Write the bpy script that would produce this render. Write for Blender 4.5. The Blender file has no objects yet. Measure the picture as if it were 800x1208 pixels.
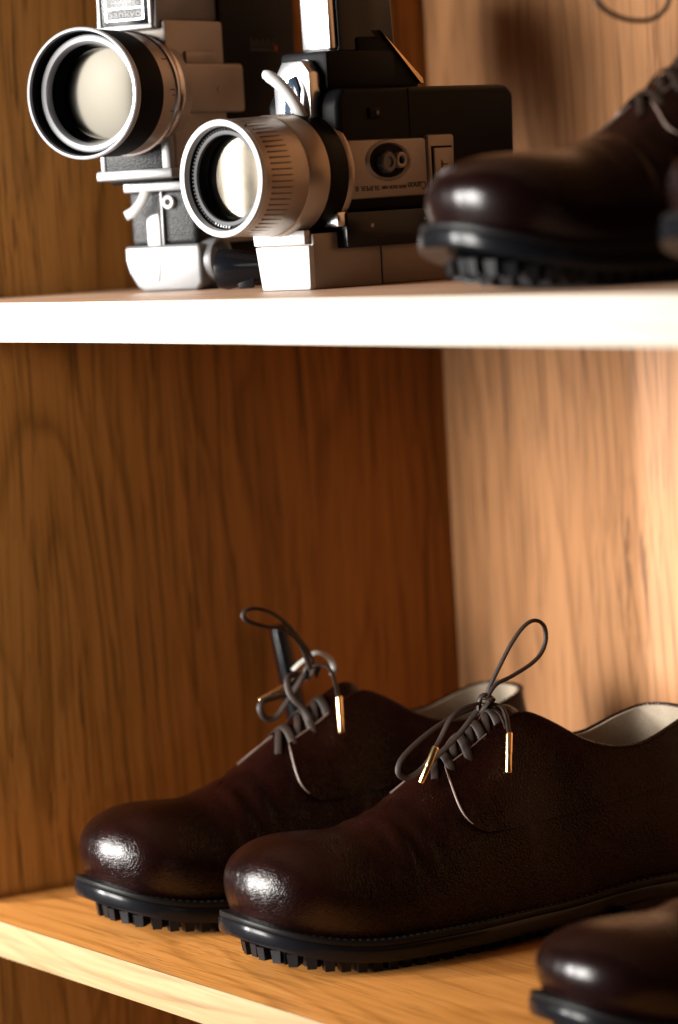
import bpy, bmesh, math, random
from mathutils import Vector, Matrix
random.seed(4)
R = math.radians
sc = bpy.context.scene
COL = sc.collection

# ------------------------------------------------------------------ camera, light, exposure
F_PX, YAW, PITCH, ROLL = 3970.78, 0.578657, -0.0913936, -0.0566467
CAM = Vector((1.842067, -0.903853, 0.416167))
d0 = Vector((-math.cos(YAW), math.sin(YAW), 0)); r0 = d0.cross(Vector((0, 0, 1)))
dv = d0 * math.cos(PITCH) + Vector((0, 0, 1)) * math.sin(PITCH)
u0 = r0.cross(dv)
rv = r0 * math.cos(ROLL) + u0 * math.sin(ROLL); uv = rv.cross(dv)
cam = bpy.data.cameras.new('camera'); camo = bpy.data.objects.new('camera', cam); COL.objects.link(camo)
M4 = Matrix((rv, uv, -dv)).transposed().to_4x4(); M4.translation = CAM
camo.matrix_world = M4
cam.sensor_fit = 'HORIZONTAL'; cam.sensor_width = 24.0; cam.lens = F_PX / 800 * 24.0
cam.clip_start = 0.05; cam.clip_end = 100
cam.dof.use_dof = True; cam.dof.focus_distance = 1.87; cam.dof.aperture_fstop = 4.8
sc.camera = camo

world = bpy.data.worlds.new('World'); sc.world = world; world.use_nodes = True
bg = world.node_tree.nodes['Background']
bg.inputs[0].default_value = (0.55, 0.70, 1.0, 1); bg.inputs[1].default_value = 0.005

def area(name, loc, target, sx, sy, power, color):
    l = bpy.data.lights.new(name, 'AREA'); l.shape = 'RECTANGLE'; l.size = sx; l.size_y = sy
    l.energy = power; l.color = color
    o = bpy.data.objects.new(name, l); COL.objects.link(o); o.location = loc
    o.rotation_euler = (Vector(target) - Vector(loc)).to_track_quat('-Z', 'Y').to_euler()
    return o
area('window_light', (-0.13, -2.0, 0.55), (0.08, 0.2, 0.28), 0.92, 1.15, 22.5, (1.0, 0.965, 0.91)).data.spread = R(64)
area('side_highlight_light', (-0.98, -1.84, 0.46), (0.0, 0.15, 0.24), 0.075, 1.0, 9.5, (1.0, 0.975, 0.94)).data.spread = R(46)  # added strip lamp for the bright toe highlights, not a known window

sc.view_settings.view_transform = 'Standard'; sc.view_settings.look = 'None'
sc.view_settings.exposure = 0.12; sc.view_settings.gamma = 1.0
sc.cycles.max_bounces = 8; sc.cycles.diffuse_bounces = 2; sc.cycles.use_denoising = True
sc.cycles.sample_clamp_indirect = 6

# ------------------------------------------------------------------ materials
class NT:
    def __init__(s, name):
        s.m = bpy.data.materials.new(name); s.m.use_nodes = True
        s.t = s.m.node_tree; s.b = s.t.nodes['Principled BSDF']
        s.tc = s.t.nodes.new('ShaderNodeTexCoord')
    def n(s, typ, **kw):
        nd = s.t.nodes.new('ShaderNode' + typ)
        for k, v in kw.items():
            if k.startswith('_'): nd.inputs[k[1:].replace('_', ' ')].default_value = v
            else: setattr(nd, k, v)
        return nd
    def l(s, a, b): s.t.links.new(a, b)
    def map(s, scale, loc=(0, 0, 0), rot=(0, 0, 0), src=None):
        m = s.n('Mapping'); m.inputs['Scale'].default_value = scale; m.inputs['Location'].default_value = loc
        m.inputs['Rotation'].default_value = rot
        s.l(src or s.tc.outputs['Object'], m.inputs[0]); return m.outputs[0]
    def noise(s, vec, scale, detail=3, rough=.55, dist=0):
        n = s.n('TexNoise', _Scale=scale, _Detail=detail, _Roughness=rough, _Distortion=dist)
        s.l(vec, n.inputs['Vector']); return n.outputs['Fac']
    def math(s, op, a, b=None, c=None):
        n = s.n('Math', operation=op)
        for i, v in enumerate((a, b, c)):
            if v is None: continue
            if isinstance(v, (int, float)): n.inputs[i].default_value = v
            else: s.l(v, n.inputs[i])
        return n.outputs[0]
    def ramp(s, fac, stops):
        r = s.n('ValToRGB'); e = r.color_ramp.elements
        while len(e) < len(stops): e.new(.5)
        for el, (p, c) in zip(e, stops):
            el.position = p; el.color = (c, c, c, 1) if isinstance(c, (int, float)) else (*c, 1)
        s.l(fac, r.inputs[0]); return r.outputs[0]
    def mix(s, fac, a, b, mode='MIX'):
        m = s.n('Mix', data_type='RGBA', blend_type=mode)
        for i, v in ((0, fac), (6, a), (7, b)):
            if isinstance(v, (int, float)): m.inputs[i].default_value = v
            elif isinstance(v, tuple): m.inputs[i].default_value = (*v, 1)
            else: s.l(v, m.inputs[i])
        return m.outputs[2]
    def bump(s, h, strength=.4, dist=.001, prev=None):
        b = s.n('Bump', _Strength=strength, _Distance=dist); s.l(h, b.inputs['Height'])
        if prev: s.l(prev, b.inputs['Normal'])
        return b.outputs[0]
    def out(s, col=None, rough=None, normal=None, **kw):
        for key, v in (('Base Color', col), ('Roughness', rough), ('Normal', normal)):
            if v is None: continue
            if isinstance(v, (int, float)): s.b.inputs[key].default_value = v
            elif isinstance(v, tuple): s.b.inputs[key].default_value = (*v, 1)
            else: s.l(v, s.b.inputs[key])
        for k, v in kw.items():
            s.b.inputs[k.replace('_', ' ')].default_value = v
        return s.m

def wood(name, axis, dark, mid, light, rough=.45, ring=26, off=(0, 0, 0), pore=.5, fine=1.0, spec=.3):
    """oak veneer, the grain running along `axis` (0 x, 1 y, 2 z)"""
    t = NT(name)
    lo = [1.0, 1.0, 1.0]; lo[axis] = .30
    obj0 = t.map((1, 1, 1), off)
    # the grain wanders: warp the board before drawing its lines
    wn = t.n('TexNoise', _Scale=5.0, _Detail=2.0); t.l(t.map(tuple(lo), off), wn.inputs['Vector'])
    wn2 = t.n('TexNoise', _Scale=38.0, _Detail=2.0); t.l(t.map(tuple(lo), off), wn2.inputs['Vector'])
    v1 = t.n('VectorMath', operation='MULTIPLY_ADD'); t.l(wn.outputs['Color'], v1.inputs[0]); v1.inputs[1].default_value = (.055, .055, .055); t.l(obj0, v1.inputs[2])
    v2 = t.n('VectorMath', operation='MULTIPLY_ADD'); t.l(wn2.outputs['Color'], v2.inputs[0]); v2.inputs[1].default_value = (.0042, .0042, .0042); t.l(v1.outputs[0], v2.inputs[2])
    wp = v2.outputs[0]
    st = [260.0, 260.0, 260.0]; st[axis] = 5.0
    streak = t.noise(t.map(tuple(st), src=wp), 1.0, 5, .7)
    st = [120.0, 120.0, 120.0]; st[axis] = 3.2
    band = t.noise(t.map(tuple(st), src=wp), 1.0, 3, .55)
    po = [400.0, 400.0, 400.0]; po[axis] = 11.0
    pores = t.noise(t.map(tuple(po), src=wp), 1.0, 2, .5)
    pm = t.math('MULTIPLY', t.ramp(pores, [(.52, 0.0), (.59, 1.0)]), t.ramp(band, [(.36, 1.0), (.60, .2)]))
    # cathedral figure: slow rings cut at a slant
    cl = [1.0, 1.0, 1.0]; cl[axis] = .20
    cn = t.noise(t.map(tuple(cl), off), 6.5, 2, .45)
    sep = t.n('SeparateXYZ'); t.l(wp, sep.inputs[0])
    ax = [i for i in range(3) if i != axis]
    s_ = t.math('ADD', sep.outputs[ax[0]], t.math('MULTIPLY', sep.outputs[ax[1]], .93))
    saw = t.math('FRACT', t.math('ADD', t.math('MULTIPLY', s_, ring), t.math('MULTIPLY', cn, 14.0)))
    rings = t.ramp(saw, [(0, .25), (.16, .70), (.5, .90), (.82, 1.0), (1.0, .25)])
    tone = t.noise(obj0, 3.2, 3, .5)
    f = t.math('ADD', t.math('MULTIPLY', rings, .20), t.math('ADD', t.math('MULTIPLY', streak, .42 * fine), t.math('ADD', t.math('MULTIPLY', band, .20), t.math('MULTIPLY', tone, .20))))
    col = t.ramp(f, [(.38, dark), (.58, mid), (.78, light)])
    col = t.mix(t.math('MULTIPLY', pm, pore), col, tuple(c * .30 for c in dark))
    late = t.ramp(saw, [(0, 1.0), (.10, .75), (.26, 0.0), (.90, 0.0), (1.0, 1.0)])          # dark late-wood line of each ring
    brk = t.ramp(t.noise(obj0, 9.0, 2, .5), [(.40, .15), (.62, 1.0)])
    col = t.mix(t.math('MULTIPLY', t.math('MULTIPLY', late, brk), t.math('MULTIPLY', t.ramp(streak, [(.35, 1.0), (.65, .35)]), .50 * fine)), col, tuple(c * .5 for c in dark))
    nb = t.bump(t.math('SUBTRACT', t.math('MULTIPLY', streak, .5), pm), .25, .0006)
    return t.out(col, t.math('ADD', t.math('MULTIPLY', streak, .2), rough - .1), nb, Specular_IOR_Level=spec)

OAK_D, OAK_M, OAK_L = (.30, .115, .030), (.47, .205, .064), (.62, .315, .125)
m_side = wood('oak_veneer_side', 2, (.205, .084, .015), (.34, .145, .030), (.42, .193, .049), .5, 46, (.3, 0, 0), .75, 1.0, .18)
m_back = wood('oak_veneer_back', 2, (.225, .100, .038), (.30, .140, .057), (.35, .176, .078), .5, 40, (0, .1, .2), .6)
m_top = wood('oak_veneer_shelf', 0, (.38, .145, .027), (.48, .195, .043), (.56, .25, .07), .42, 16, (.7, .2, 0), .4)
m_topu = wood('oak_veneer_upper_shelf', 0, (.34, .19, .11), (.44, .27, .175), (.52, .35, .25), .42, 16, (.1, .6, 0), .3)
m_edge_dim = wood('oak_edge_low_dimmed', 0, (.25, .155, .072), (.30, .195, .098), (.35, .25, .14), .5, 10, (.5, .3, .1), .25)  # darker copy of the edge oak: weaker light on the lower edge painted in
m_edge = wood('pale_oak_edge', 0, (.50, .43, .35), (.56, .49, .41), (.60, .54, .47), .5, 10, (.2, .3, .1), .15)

def leather(name, c1, c2, scale, bump, rough, spec=.2, polish=.2):
    t = NT(name)
    nz = t.n('TexNoise', _Scale=90.0, _Detail=2.0); t.l(t.tc.outputs['Object'], nz.inputs['Vector'])
    vm = t.n('VectorMath', operation='MULTIPLY_ADD'); t.l(nz.outputs['Color'], vm.inputs[0])
    vm.inputs[1].default_value = (.006, .006, .006); t.l(t.tc.outputs['Object'], vm.inputs[2])
    vo = t.n('TexVoronoi', feature='DISTANCE_TO_EDGE', _Scale=scale); t.l(vm.outputs[0], vo.inputs['Vector'])
    peb = t.ramp(vo.outputs['Distance'], [(0, 0.0), (.10, .62), (.32, .95), (.6, 1.0)])
    fine = t.noise(t.map((1, 1, 1)), scale * 3.0, 2, .6)
    area_ = t.noise(t.map((1, 1, 1)), 26, 3, .6)
    h = t.math('ADD', t.math('MULTIPLY', peb, t.math('ADD', .85, t.math('MULTIPLY', area_, .4))), t.math('MULTIPLY', fine, .22))
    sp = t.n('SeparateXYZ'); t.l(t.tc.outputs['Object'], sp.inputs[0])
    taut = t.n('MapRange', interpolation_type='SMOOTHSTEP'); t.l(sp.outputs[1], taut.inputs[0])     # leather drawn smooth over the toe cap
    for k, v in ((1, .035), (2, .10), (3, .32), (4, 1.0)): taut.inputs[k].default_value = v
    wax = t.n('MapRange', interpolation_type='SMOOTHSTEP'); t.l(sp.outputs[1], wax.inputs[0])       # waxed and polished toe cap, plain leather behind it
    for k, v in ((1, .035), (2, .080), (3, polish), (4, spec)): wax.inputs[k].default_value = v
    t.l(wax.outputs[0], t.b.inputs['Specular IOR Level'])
    nb = t.bump(t.math('MULTIPLY', h, taut.outputs[0]), bump, .0007)
    col = t.mix(t.ramp(area_, [(.35, 0.0), (.7, 1.0)]), c1, c2)
    col = t.mix(t.math('MULTIPLY', t.math('SUBTRACT', 1.0, peb), .55), col, tuple(x * .35 for x in c1))
    return t.out(col, t.math('ADD', rough - .06, t.math('MULTIPLY', area_, .14)), nb)

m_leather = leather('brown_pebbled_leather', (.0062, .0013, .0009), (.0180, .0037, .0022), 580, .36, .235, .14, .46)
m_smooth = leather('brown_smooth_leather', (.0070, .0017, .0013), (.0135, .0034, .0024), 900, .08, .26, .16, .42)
m_lin = leather('pale_lining_leather', (.27, .21, .15), (.33, .265, .19), 1100, .18, .6, .3, .3)

def plain(name, col, rough=.5, metal=0.0, bump=0.0, bscale=400, var=.12, **kw):
    t = NT(name)
    n1 = t.noise(t.map((1, 1, 1)), 60, 4, .6)
    n2 = t.noise(t.map((1, 1, 1)), bscale, 2, .6)
    c = t.mix(n1, tuple(x * (1 - var) for x in col), tuple(min(1, x * (1 + var)) for x in col))
    r = t.math('ADD', rough - .05, t.math('MULTIPLY', n1, .10))
    nb = t.bump(n2, bump, .0004) if bump else None
    return t.out(c, r, nb, Metallic=metal, **kw)

def leatherette(name, col):
    t = NT(name)
    vo = t.n('TexVoronoi', feature='SMOOTH_F1', _Scale=1300.0); t.l(t.tc.outputs['Object'], vo.inputs['Vector'])
    h = t.math('ADD', vo.outputs['Distance'], t.noise(t.map((1, 1, 1)), 900, 2, .6))
    return t.out(col, .45, t.bump(h, .45, .0006), Specular_IOR_Level=.2)

m_rubber = plain('black_sole_rubber', (.006, .006, .0075), .24, bump=.05, Specular_IOR_Level=.2)
m_tread = plain('black_tread_rubber', (.006, .006, .007), .42, bump=.15, Specular_IOR_Level=.15)
m_welt = plain('black_welt', (.007, .006, .006), .42, bump=.1, Specular_IOR_Level=.15)
m_thread = plain('dark_stitch_thread', (.030, .026, .025), .6)
m_lace = plain('waxed_dark_lace', (.022, .0135, .010), .5, bump=.35, bscale=1500, Specular_IOR_Level=.22)
m_lace_pale = plain('waxed_lace_shine', (.30, .29, .26), .35, bump=.2, bscale=1500)  # pale lace colour: the shine on one loop is painted in
m_edge_glint = plain('raw_edge_catchlight', (.165, .112, .088), .5)  # tan raw edge, made paler to paint in the light it catches
m_gold = plain('gold_metal', (.90, .64, .32), .22, 1.0, var=.05)
m_chrome = plain('satin_chrome', (.55, .55, .57), .24, 1.0, var=.04)
m_silver = plain('silver_painted_metal', (.165, .165, .17), .36, .3, bump=.04, bscale=2500, var=.05)
m_bright = plain('satin_silver_rim', (.32, .32, .335), .38, .3, var=.03)
m_white = plain('off_white_enamel', (.38, .375, .37), .4, .0, var=.03)
m_taupe = plain('grey_champagne_metal', (.25, .215, .185), .38, .4, bump=.05, bscale=2500, var=.05)
m_champ = plain('champagne_anodised_barrel', (.36, .30, .24), .33, .6, bump=.03, bscale=2500, var=.04)
m_black = plain('black_crackle_paint', (.004, .004, .0045), .42, bump=.2, bscale=2200, Specular_IOR_Level=.06)
m_gloss = plain('black_gloss_plastic', (.004, .0045, .006), .2, Specular_IOR_Level=.25)
m_deep = plain('matte_black_interior', (.003, .003, .0035), .6, Specular_IOR_Level=.08)
m_grip = leatherette('black_leatherette', (.009, .009, .0095))
m_glass = plain('coated_lens_glass', (.0185, .017, .0142), .16, 1.0, var=.06)
m_glass2 = plain('coated_lens_glass_warm', (.043, .037, .029), .16, 1.0, var=.05)
m_ink = plain('black_ink', (.02, .017, .015), .6)
m_grey = plain('dark_grey_enamel', (.07, .07, .075), .4, .2)
m_letter = plain('grey_raised_lettering', (.13, .13, .135), .5)
m_red = plain('red_enamel', (.35, .03, .02), .5)
m_steelblue = plain('dark_glass_button', (.03, .045, .07), .1)

# ------------------------------------------------------------------ object helpers
def empty(name, loc, rz, label, cat, group=None, scale=None):
    o = bpy.data.objects.new(name, None); COL.objects.link(o); o.empty_display_size = .02
    o.location = loc; o.rotation_euler = (0, 0, rz); o['label'] = label; o['category'] = cat
    if group: o['group'] = group
    return o

def mk(name, verts, faces, mat, parent=None, ang=38, label=None):
    me = bpy.data.meshes.new(name); me.from_pydata([tuple(v) for v in verts], [], faces); me.update()
    bm = bmesh.new(); bm.from_mesh(me); bmesh.ops.recalc_face_normals(bm, faces=bm.faces); bm.to_mesh(me); bm.free()
    for p in me.polygons: p.use_smooth = True
    me.set_sharp_from_angle(angle=R(ang))
    me.materials.append(mat)
    o = bpy.data.objects.new(name, me); COL.objects.link(o); o.parent = parent
    if label: o['label'] = label
    return o

def join(*parts):
    V, F = [], []
    for v, f in parts:
        n = len(V); V += list(v); F += [tuple(i + n for i in q) for q in f]
    return V, F

def bm_out(bm):
    bm.verts.index_update(); V = [v.co.copy() for v in bm.verts]; F = [tuple(v.index for v in f.verts) for f in bm.faces]
    bm.free(); return V, F

def bevel_all(bm, b, seg=2, ang=25):
    if b <= 0: return
    es = [e for e in bm.edges if len(e.link_faces) == 2 and e.calc_face_angle(0) > R(ang)]
    bmesh.ops.bevel(bm, geom=es, offset=b, segments=seg, profile=.5, affect='EDGES', clamp_overlap=True)

def box(x0, x1, y0, y1, z0, z1, b=.001, seg=2):
    bm = bmesh.new(); bmesh.ops.create_cube(bm, size=1)
    for v in bm.verts:
        v.co = Vector(((x0 + x1) / 2 + v.co.x * (x1 - x0), (y0 + y1) / 2 + v.co.y * (y1 - y0), (z0 + z1) / 2 + v.co.z * (z1 - z0)))
    bevel_all(bm, b, seg); return bm_out(bm)

def prism(poly, fn, t0, t1, b=.001, seg=2):
    """poly of 2-d points, fn(u, v, t) -> point, extruded from t0 to t1"""
    bm = bmesh.new()
    a = [bm.verts.new(fn(u, v, t0)) for u, v in poly]; c = [bm.verts.new(fn(u, v, t1)) for u, v in poly]
    bm.faces.new(a); bm.faces.new(list(reversed(c)))
    n = len(poly)
    for i in range(n): bm.faces.new((a[i], c[i], c[(i + 1) % n], a[(i + 1) % n]))
    bmesh.ops.recalc_face_normals(bm, faces=bm.faces)
    bevel_all(bm, b, seg); return bm_out(bm)

def lathe(profile, fn, n=96, closed=True):
    """profile (h, r) swept round; fn(h, rc, rs) -> point"""
    V, F = [], []
    m = len(profile)
    for h, r in profile:
        for k in range(n):
            a = 2 * math.pi * k / n; V.append(fn(h, r * math.cos(a), r * math.sin(a)))
    for i in range(m - 1):
        for k in range(n):
            k2 = (k + 1) % n; F.append((i * n + k, i * n + k2, (i + 1) * n + k2, (i + 1) * n + k))
    if closed:
        F.append(tuple(range(n - 1, -1, -1))); F.append(tuple((m - 1) * n + k for k in range(n)))
    return V, F

def cat(pts, n, closed=False):
    P = [Vector(p) for p in pts]; m = len(P); out = []
    segs = m if closed else m - 1
    for s in range(segs):
        if closed: a, b, c, d = P[(s - 1) % m], P[s], P[(s + 1) % m], P[(s + 2) % m]
        else:
            b, c = P[s], P[s + 1]; a = P[s - 1] if s > 0 else 2 * b - c; d = P[s + 2] if s + 2 < m else 2 * c - b
        for k in range(n):
            t = k / n
            out.append(.5 * ((2 * b) + (c - a) * t + (2 * a - 5 * b + 4 * c - d) * t * t + (3 * b - a - 3 * c + d) * t ** 3))
    if not closed: out.append(P[-1])
    return out

def resample(P, n):
    L = [0]
    for a, b in zip(P, P[1:]): L.append(L[-1] + (b - a).length)
    out = []; j = 0
    for k in range(n):
        s = L[-1] * k / (n - 1)
        while j < len(P) - 2 and L[j + 1] < s: j += 1
        t = (s - L[j]) / max(1e-9, L[j + 1] - L[j]); out.append(P[j].lerp(P[j + 1], min(1, max(0, t))))
    return out

def tube(P, w, t=None, up=None, n=10, closed=False, taper=None):
    """sweep an ellipse (w wide, t thick) along P; up: normal of the flat side"""
    t = w if t is None else t
    V, F = [], []; m = len(P); prev = None
    for i, p in enumerate(P):
        if closed: tan = P[(i + 1) % m] - P[i - 1]
        else: tan = P[min(i + 1, m - 1)] - P[max(i - 1, 0)]
        tan.normalize()
        if up is None:
            if prev is None:
                ref = Vector((0, 0, 1)) if abs(tan.z) < .9 else Vector((1, 0, 0)); nrm = (ref - tan * ref.dot(tan)).normalized()
            else: nrm = (prev - tan * prev.dot(tan)).normalized()
        else:
            ref = up(i / (m - 1)) if callable(up) else up
            nrm = ref - tan * ref.dot(tan)
            nrm = nrm.normalized() if nrm.length > 1e-4 else prev
            if prev is not None and nrm.lerp(prev, .6).length > 1e-4: nrm = nrm.lerp(prev, .6); nrm = (nrm - tan * nrm.dot(tan)).normalized()
        prev = nrm; side = tan.cross(nrm)
        k_ = taper(i / (m - 1)) if taper else 1
        for k in range(n):
            a = 2 * math.pi * k / n; V.append(p + side * (math.cos(a) * w / 2 * k_) + nrm * (math.sin(a) * t / 2 * k_))
    rings = m if closed else m - 1
    for i in range(rings):
        i2 = (i + 1) % m
        for k in range(n):
            k2 = (k + 1) % n; F.append((i * n + k, i * n + k2, i2 * n + k2, i2 * n + k))
    if not closed:
        F.append(tuple(range(n - 1, -1, -1))); F.append(tuple((m - 1) * n + k for k in range(n)))
    return V, F

def lerp_tab(tab, x):
    if x <= tab[0][0]: return tab[0][1]
    for i in range(len(tab) - 1):
        (a, fa), (b, fb) = tab[i], tab[i + 1]
        if x <= b:
            t = (x - a) / (b - a)
            m0 = (fb - tab[i - 1][1]) / (b - tab[i - 1][0]) if i > 0 else (fb - fa) / (b - a)
            m1 = (tab[i + 2][1] - fa) / (tab[i + 2][0] - a) if i + 2 < len(tab) else (fb - fa) / (b - a)
            h = b - a; t2, t3 = t * t, t ** 3
            return (2 * t3 - 3 * t2 + 1) * fa + (t3 - 2 * t2 + t) * h * m0 + (-2 * t3 + 3 * t2) * fb + (t3 - t2) * h * m1
    return tab[-1][1]

def sst(a, b, x):
    t = min(1, max(0, (x - a) / (b - a))); return t * t * (3 - 2 * t)

def text_mesh(name, body, size, origin, xdir, ydir, mat, parent, extrude=.00015, align='LEFT', maxw=None):
    cu = bpy.data.curves.new(name, 'FONT'); cu.body = body; cu.size = size; cu.extrude = extrude; cu.align_x = align
    o = bpy.data.objects.new(name + '_src', cu); COL.objects.link(o)
    bpy.context.view_layer.update()
    me = bpy.data.meshes.new_from_object(o.evaluated_get(bpy.context.evaluated_depsgraph_get()))
    bpy.data.objects.remove(o); bpy.data.curves.remove(cu)
    if maxw:
        w = max(v.co.x for v in me.vertices) - min(v.co.x for v in me.vertices)
        for v in me.vertices: v.co.x *= maxw / w
    X, Y = Vector(xdir).normalized(), Vector(ydir).normalized(); Z = X.cross(Y); O = Vector(origin)
    for v in me.vertices: v.co = O + X * v.co.x + Y * v.co.y + Z * v.co.z
    me.materials.clear(); me.materials.append(mat); me.name = name
    ob = bpy.data.objects.new(name, me); COL.objects.link(ob); ob.parent = parent; return ob

# ------------------------------------------------------------------ the bookcase
D, H, TL, TU, W = .3888, .37, .02155, .0226, 2.4
case = empty('wooden_bookcase', (0, 0, 0), 0, 'open oak bookcase with pale front edges holding the shoes and cameras', 'bookcase')
mk('side_panel', *box(-.02, 0, 0, D + .012, -.44, .80, .0008), m_side, case, label='shaded left side panel of dark golden oak')
mk('side_panel', *box(W, W + .02, 0, D + .012, -.44, .80, .0008), m_side, case)
mk('back_panel', *box(.0004, W - .0004, D, D + .012, -.44, .80, 0), m_back, case, label='sunlit oak back panel with upright grain')
def shelf(z, t, mtop, lab, me=m_edge_dim):
    s = mk('shelf', *box(.0005, W - .0005, .0012, D - .0006, z - t, z, .0004), mtop, case, label=lab)
    mk('edge_band', *box(.0005, W - .0005, 0.0, .0012, z - t, z, .0003), me, s)
    return s
shelf(0, TL, m_top, 'lower shelf of warm orange oak')
shelf(H, TU, m_topu, 'upper shelf with a brightly lit pale front edge', m_edge)
shelf(.76, TU, m_topu, None); shelf(-.40, TU, m_top, None)

# ------------------------------------------------------------------ derby shoes
LAT = [(0, .009), (.014, .0105), (.0265, .017), (.036, .028), (.0425, .045), (.0465, .07), (.0475, .095), (.0455, .125), (.041, .16),
       (.0365, .19), (.034, .22), (.0335, .25), (.0325, .275), (.027, .296), (.015, .306), (0, .308)]
MED = [(0, .009), (.0145, .0105), (.028, .017), (.038, .028), (.0435, .045), (.0455, .07), (.044, .095), (.0395, .125), (.034, .16),
       (.031, .19), (.031, .22), (.0325, .25), (.032, .275), (.027, .296), (.015, .306), (0, .308)]
NT_ = 400
def half(tab, sx):
    P = resample(cat([(x * sx, y if y > .09 else .09 - (.09 - y) * .94, 0) for x, y in tab], 24), NT_ + 1)
    N = []
    for i in range(NT_ + 1):
        a, b = P[max(0, i - 1)], P[min(NT_, i + 1)]; t = (b - a).normalized(); n = Vector((t.y, -t.x, 0)) * sx
        N.append(n)
    N[0] = Vector((0, -1, 0)); N[-1] = Vector((0, 1, 0))
    return P, N

RIDGE_HIGH = [(.04, .0735), (.05, .0738), (.062, .0733), (.076, .0728), (.087, .0752), (.1035, .0808), (.116, .0885), (.13, .0975), (.15, .1090), (.17, .1205), (.19, .1290), (.21, .1310), (.24, .1310)]
RIDGE_LOW = [(.04, .0635), (.05, .0655), (.062, .0660), (.076, .0662), (.087, .0683), (.1035, .0735), (.116, .0815), (.13, .0915), (.15, .1055), (.17, .1190), (.19, .1290), (.21, .1310), (.24, .1310)]
ZCOL = [(.155, .126), (.17, .1295), (.18, .1295), (.19, .1270), (.20, .1200), (.2075, .1150), (.219, .1080), (.2305, .1032), (.2424, .1008), (.256, .1010), (.267, .1040), (.278, .1080), (.29, .1115), (.300, .1132), (.309, .1140)]
KX = [(.155, .22), (.178, .28), (.19, .37), (.2, .52), (.21, .66), (.225, .80), (.245, .88), (.27, .90), (.309, .84)]

def spring(y): return .0185 * max(0, (.085 - y) / .085) ** 2
def zfeather(y): return .0180 + spring(y) + .005 * sst(.19, .26, y)

class Last:
    def __init__(s, mirror, ridge, dq=0.0):
        s.dq = dq
        s.sg = -1 if mirror else 1          # +1: lateral side on +x
        s.h = {+1: half(LAT if s.sg > 0 else MED, 1), -1: half(MED if s.sg > 0 else LAT, -1)}
        s.ridge = ridge
    def base(s, side, t):
        P, N = s.h[side]; f = min(max(t, 0), 1) * NT_; i = min(int(f), NT_ - 1); k = f - i
        return P[i].lerp(P[i + 1], k), N[i].lerp(N[i + 1], k).normalized()
    def t_of_y(s, side, y):
        P, _ = s.h[side]; lo, hi = 0.0, 1.0
        for _ in range(40):
            m = (lo + hi) / 2
            if s.base(side, m)[0].y < y: lo = m
            else: hi = m
        return lo
    def pq(s, y):
        p = .66 + .26 * sst(.02, .085, y) + .36 * sst(.09, .15, y)
        q = .80 + .16 * sst(.02, .085, y) + .06 * sst(.09, .15, y)
        return p, q
    def dress(s, side, B, n, xy, z, v):
        y = B.y
        b = .0095 - .003 * sst(.03, .08, y) + .003 * sst(.25, .3, y)
        bulge = b * math.sin(math.pi * v) * (1 - v) ** .8
        # walking creases across the vamp
        cw = sst(.078, .092, y) * (1 - sst(.112, .124, y)) * sst(.25, .5, v)
        bulge += -.0018 * cw * (math.sin((y - .08) * 2 * math.pi / .0125 + 2.2 * v + 1.3 * side) ** 3)
        return Vector((xy.x + n.x * bulge, xy.y + n.y * bulge, z))
    def SF(s, side, t, v):
        """vamp: from the feather line up to the ridge"""
        B, n = s.base(side, t); y = B.y; zB = zfeather(y)
        yt = y + .032 * max(0, 1 - (y - .018) / .075) ** 2 if y < .093 else y
        T = Vector((0, yt, lerp_tab(s.ridge, yt)))
        p, q = s.pq(y); e, sn = math.cos(math.pi * v / 2), math.sin(math.pi * v / 2)
        hx, hz = e ** p if e > 1e-9 else 0, sn ** q if sn > 0 else 0
        return s.dress(side, B, n, T.xy + (B.xy - T.xy) * hx, zB + (T.z - zB) * hz, v)
    def SC(s, side, t, v):
        """side wall: from the feather line up to the collar"""
        B, n = s.base(side, t); y = B.y; zB = zfeather(y)
        T = Vector((B.x * lerp_tab(KX, y), y - .006 * sst(.285, .308, y), lerp_tab(ZCOL, y)))
        xy = T.xy + (B.xy - T.xy) * (1 - v) ** 1.1
        return s.dress(side, B, n, xy, zB + (T.z - zB) * v, v)
    def Q(s, side, t, w):
        """quarter: the vamp surface as far as the facing, turning into the side wall"""
        y = s.base(side, t)[0].y; k = sst(.158, .222, y)
        if k <= 0: return s.SF(side, t, w * s.vface(side, t))
        c = s.SC(side, t, w)
        return c if k >= 1 else s.SF(side, t, w * s.vface(side, t)).lerp(c, k)
    def vface(s, side, t): return s.v_of_x(side, t, .0095)
    def S(s, side, t, v):
        return s.SF(side, t, v) if s.base(side, t)[0].y < .178 else s.Q(side, t, v)
    def Sn(s, side, t, v, off, f=None):
        S = f or s.Q
        """point offset along the surface normal"""
        e = 2e-3
        a = S(side, max(0, t - e), v); b = S(side, min(1, t + e), v)
        c = S(side, t, max(0, v - e)); d = S(side, t, min(1, v + e))
        n = (b - a).cross(d - c)
        P = S(side, t, v)
        if n.length < 1e-12: return P + Vector((0, 0, off))
        n.normalize()
        out = Vector((side * 1.0, 0, .8)) if .02 < t < .97 else Vector((0, -1 if t < .5 else 1, .6))
        if n.dot(out) < 0: n = -n
        return P + n * off
    def v_of_x(s, side, t, x):
        B, _ = s.base(side, t); p, _q = s.pq(B.y)
        r = min(1, x / max(1e-6, abs(B.x))); e = r ** (1 / p); return 2 / math.pi * math.acos(min(1, e))
    def zat(s, x, y):
        side = 1 if x >= 0 else -1; t = s.t_of_y(side, y); v = s.v_of_x(side, t, abs(x)); return s.SF(side, t, v).z

def grid_faces(n, m, base=0):
    return [(base + i * m + j, base + (i + 1) * m + j, base + (i + 1) * m + j + 1, base + i * m + j + 1) for i in range(n - 1) for j in range(m - 1)]

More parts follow.
